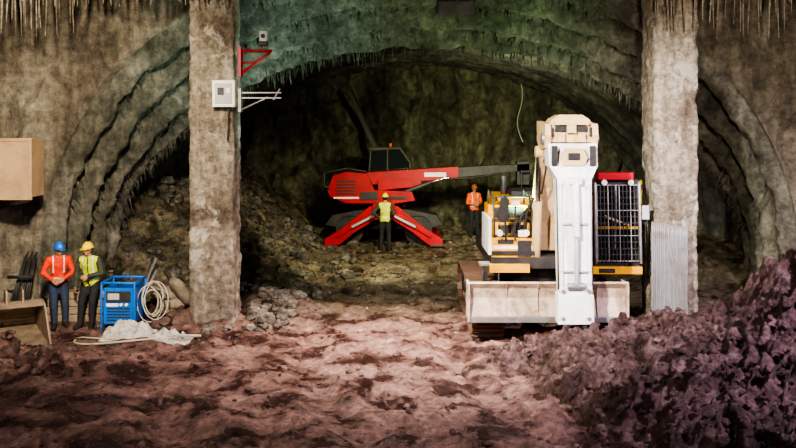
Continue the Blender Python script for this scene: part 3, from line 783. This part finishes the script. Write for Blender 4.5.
def stand(arms='down',st=.11):
    J=dict(pelvis=(0,0,.95),waist=(0,-.01,1.08),chest=(0,-.01,1.30),neck=(0,.0,1.48),head=(0,-.02,1.63),
      shL=(.185,0,1.42),shR=(-.185,0,1.42),hipL=(.09,0,.90),hipR=(-.09,0,.90),
      knL=(st,-.02,.50),knR=(-st,-.05,.50),anL=(st+.02,.02,.10),anR=(-st-.02,.0,.10),toL=(st+.05,-.13,.035),toR=(-st-.05,-.15,.035))
    if arms=='down': J.update(elL=(.25,.03,1.14),elR=(-.25,.03,1.14),wrL=(.27,-.05,.89),wrR=(-.27,-.05,.89))
    if arms=='hips': J.update(elL=(.36,.08,1.17),elR=(-.27,.0,1.15),wrL=(.19,-.02,1.02),wrR=(-.20,-.20,1.05))
    if arms=='front': J.update(elL=(.25,-.02,1.15),elR=(-.25,-.02,1.15),wrL=(.10,-.22,1.15),wrR=(-.10,-.22,1.12))
    return J
def lean(k=0):
    J=dict(pelvis=(0,.10,.86),waist=(0,.09,.98),chest=(0,.04,1.20),neck=(0,.0,1.37),head=(0,-.05,1.51),
      shL=(.185,.02,1.31),shR=(-.185,.02,1.31),hipL=(.09,.08,.82),hipR=(-.09,.08,.82),
      knL=(.12,-.12,.47),knR=(-.09,-.15,.47),anL=(.12,-.14,.10),anR=(-.08,-.22,.10),toL=(.16,-.30,.035),toR=(-.10,-.38,.035))
    if k==0: J.update(elL=(.28,.0,1.05),elR=(-.29,.02,1.05),wrL=(.10,-.14,.95),wrR=(-.12,-.15,.93),palmL=(-.6,.6,-.3),palmR=(.6,.6,-.3))
    else: J.update(elL=(.27,-.02,1.05),elR=(-.26,.0,1.05),wrL=(.08,-.20,1.02),wrR=(-.22,-.12,.80),palmL=(-.6,.6,-.3),palmR=(1,0,0))
    return J
person('standing_worker.003',(-6.58,17.45,.01),22,lean(0),M_ora,M_ora,M_jean,M_hb,(12,0,25),sc=.98)
person('standing_worker.004',(-5.98,17.42,.01),-6,lean(1),M_olive,M_hiy,M_pants,M_hy,(8,0,-20),sc=.98)
person('standing_worker',(-.40,27.9,H(-.4,27.9)),170,stand('hips'),M_olive,M_hiy,M_pants,M_hy)
person('standing_worker.001',(2.55,30.2,H(2.55,30.2)),20,stand('front'),M_hio,M_hio,M_pants,M_hw)
person('standing_worker.002',(6.62,24.5,H(6.62,24.5)-.02),-20,stand('down'),M_hio,M_hiy,M_pants,M_hy)

# ------------------------------------------------------------ lights
def spot(name,loc,tgt,e,col,ang,blend=.6,size=.25):
    l=bpy.data.lights.new(name,'SPOT'); l.energy=e; l.color=col; l.spot_size=R(ang); l.spot_blend=blend; l.shadow_soft_size=size
    o=link(bpy.data.objects.new(name,l)); o.location=loc
    o.rotation_euler=(Vector(tgt)-Vector(loc)).to_track_quat('-Z','Y').to_euler(); return o
def point(name,loc,e,col,size=.3):
    l=bpy.data.lights.new(name,'POINT'); l.energy=e; l.color=col; l.shadow_soft_size=size
    o=link(bpy.data.objects.new(name,l)); o.location=loc; return o
spot('key_flood',(-3.0,6.0,8.0),(2.2,17.0,1.6),14500,(1,.94,.86),46,.9,.15)
spot('ground_flood',(.2,17.6,6.3),(-.4,15.8,0),4600,(1,.80,.66),80,1,.15)
spot('front_fill',(-5,2.5,6.0),(-1.0,12.5,0),3000,(1,.86,.84),80,1,.25)  # added fill from the camera side, brightens the near ground
spot('left_flood',(-2.6,7,7.2),(-7.2,18,3.0),9000,(1,.88,.70),54,.9,.3)
spot('right_flood',(9.5,9.5,6.5),(5.4,14.3,.8),5200,(.90,.78,1),85,.9,.12)
spot('right_wall_flood',(3.5,9,6.0),(7.8,19,3.6),3000,(1,.88,.74),54,.9,.3)
spot('tunnel_flood',(3.0,21.2,4.9),(3.4,33,2.8),2600,(.95,.97,.66),80,1,.2)
spot('floor_flood',(.6,21.2,5.3),(-.8,26.0,0),3000,(1,.9,.64),85,1,.15)
spot('arch_flood',(2.4,17.6,2.2),(2.0,20.3,7.2),620,(.55,1,.58),120,1,.15)
spot('arch_flood.001',(-1.2,17.6,2.6),(-3.4,20.3,6.0),620,(.55,.95,.88),100,1,.15)
point('bank_fill',(4.4,22.2,3.2),120,(1,.9,.7),.15)  # added unseen fill for the worker on the right bank
w=bpy.data.worlds.new('w'); scene.world=w; w.use_nodes=True
w.node_tree.nodes['Background'].inputs[0].default_value=(.7,.72,.8,1); w.node_tree.nodes['Background'].inputs[1].default_value=.06
c=bpy.data.cameras.new('cam'); c.sensor_width=36; c.lens=900/796*36; c.shift_y=-99/796; c.clip_end=200
co=link(bpy.data.objects.new('cam',c)); co.location=(0,0,3.9); co.rotation_euler=(R(90),0,0); scene.camera=co
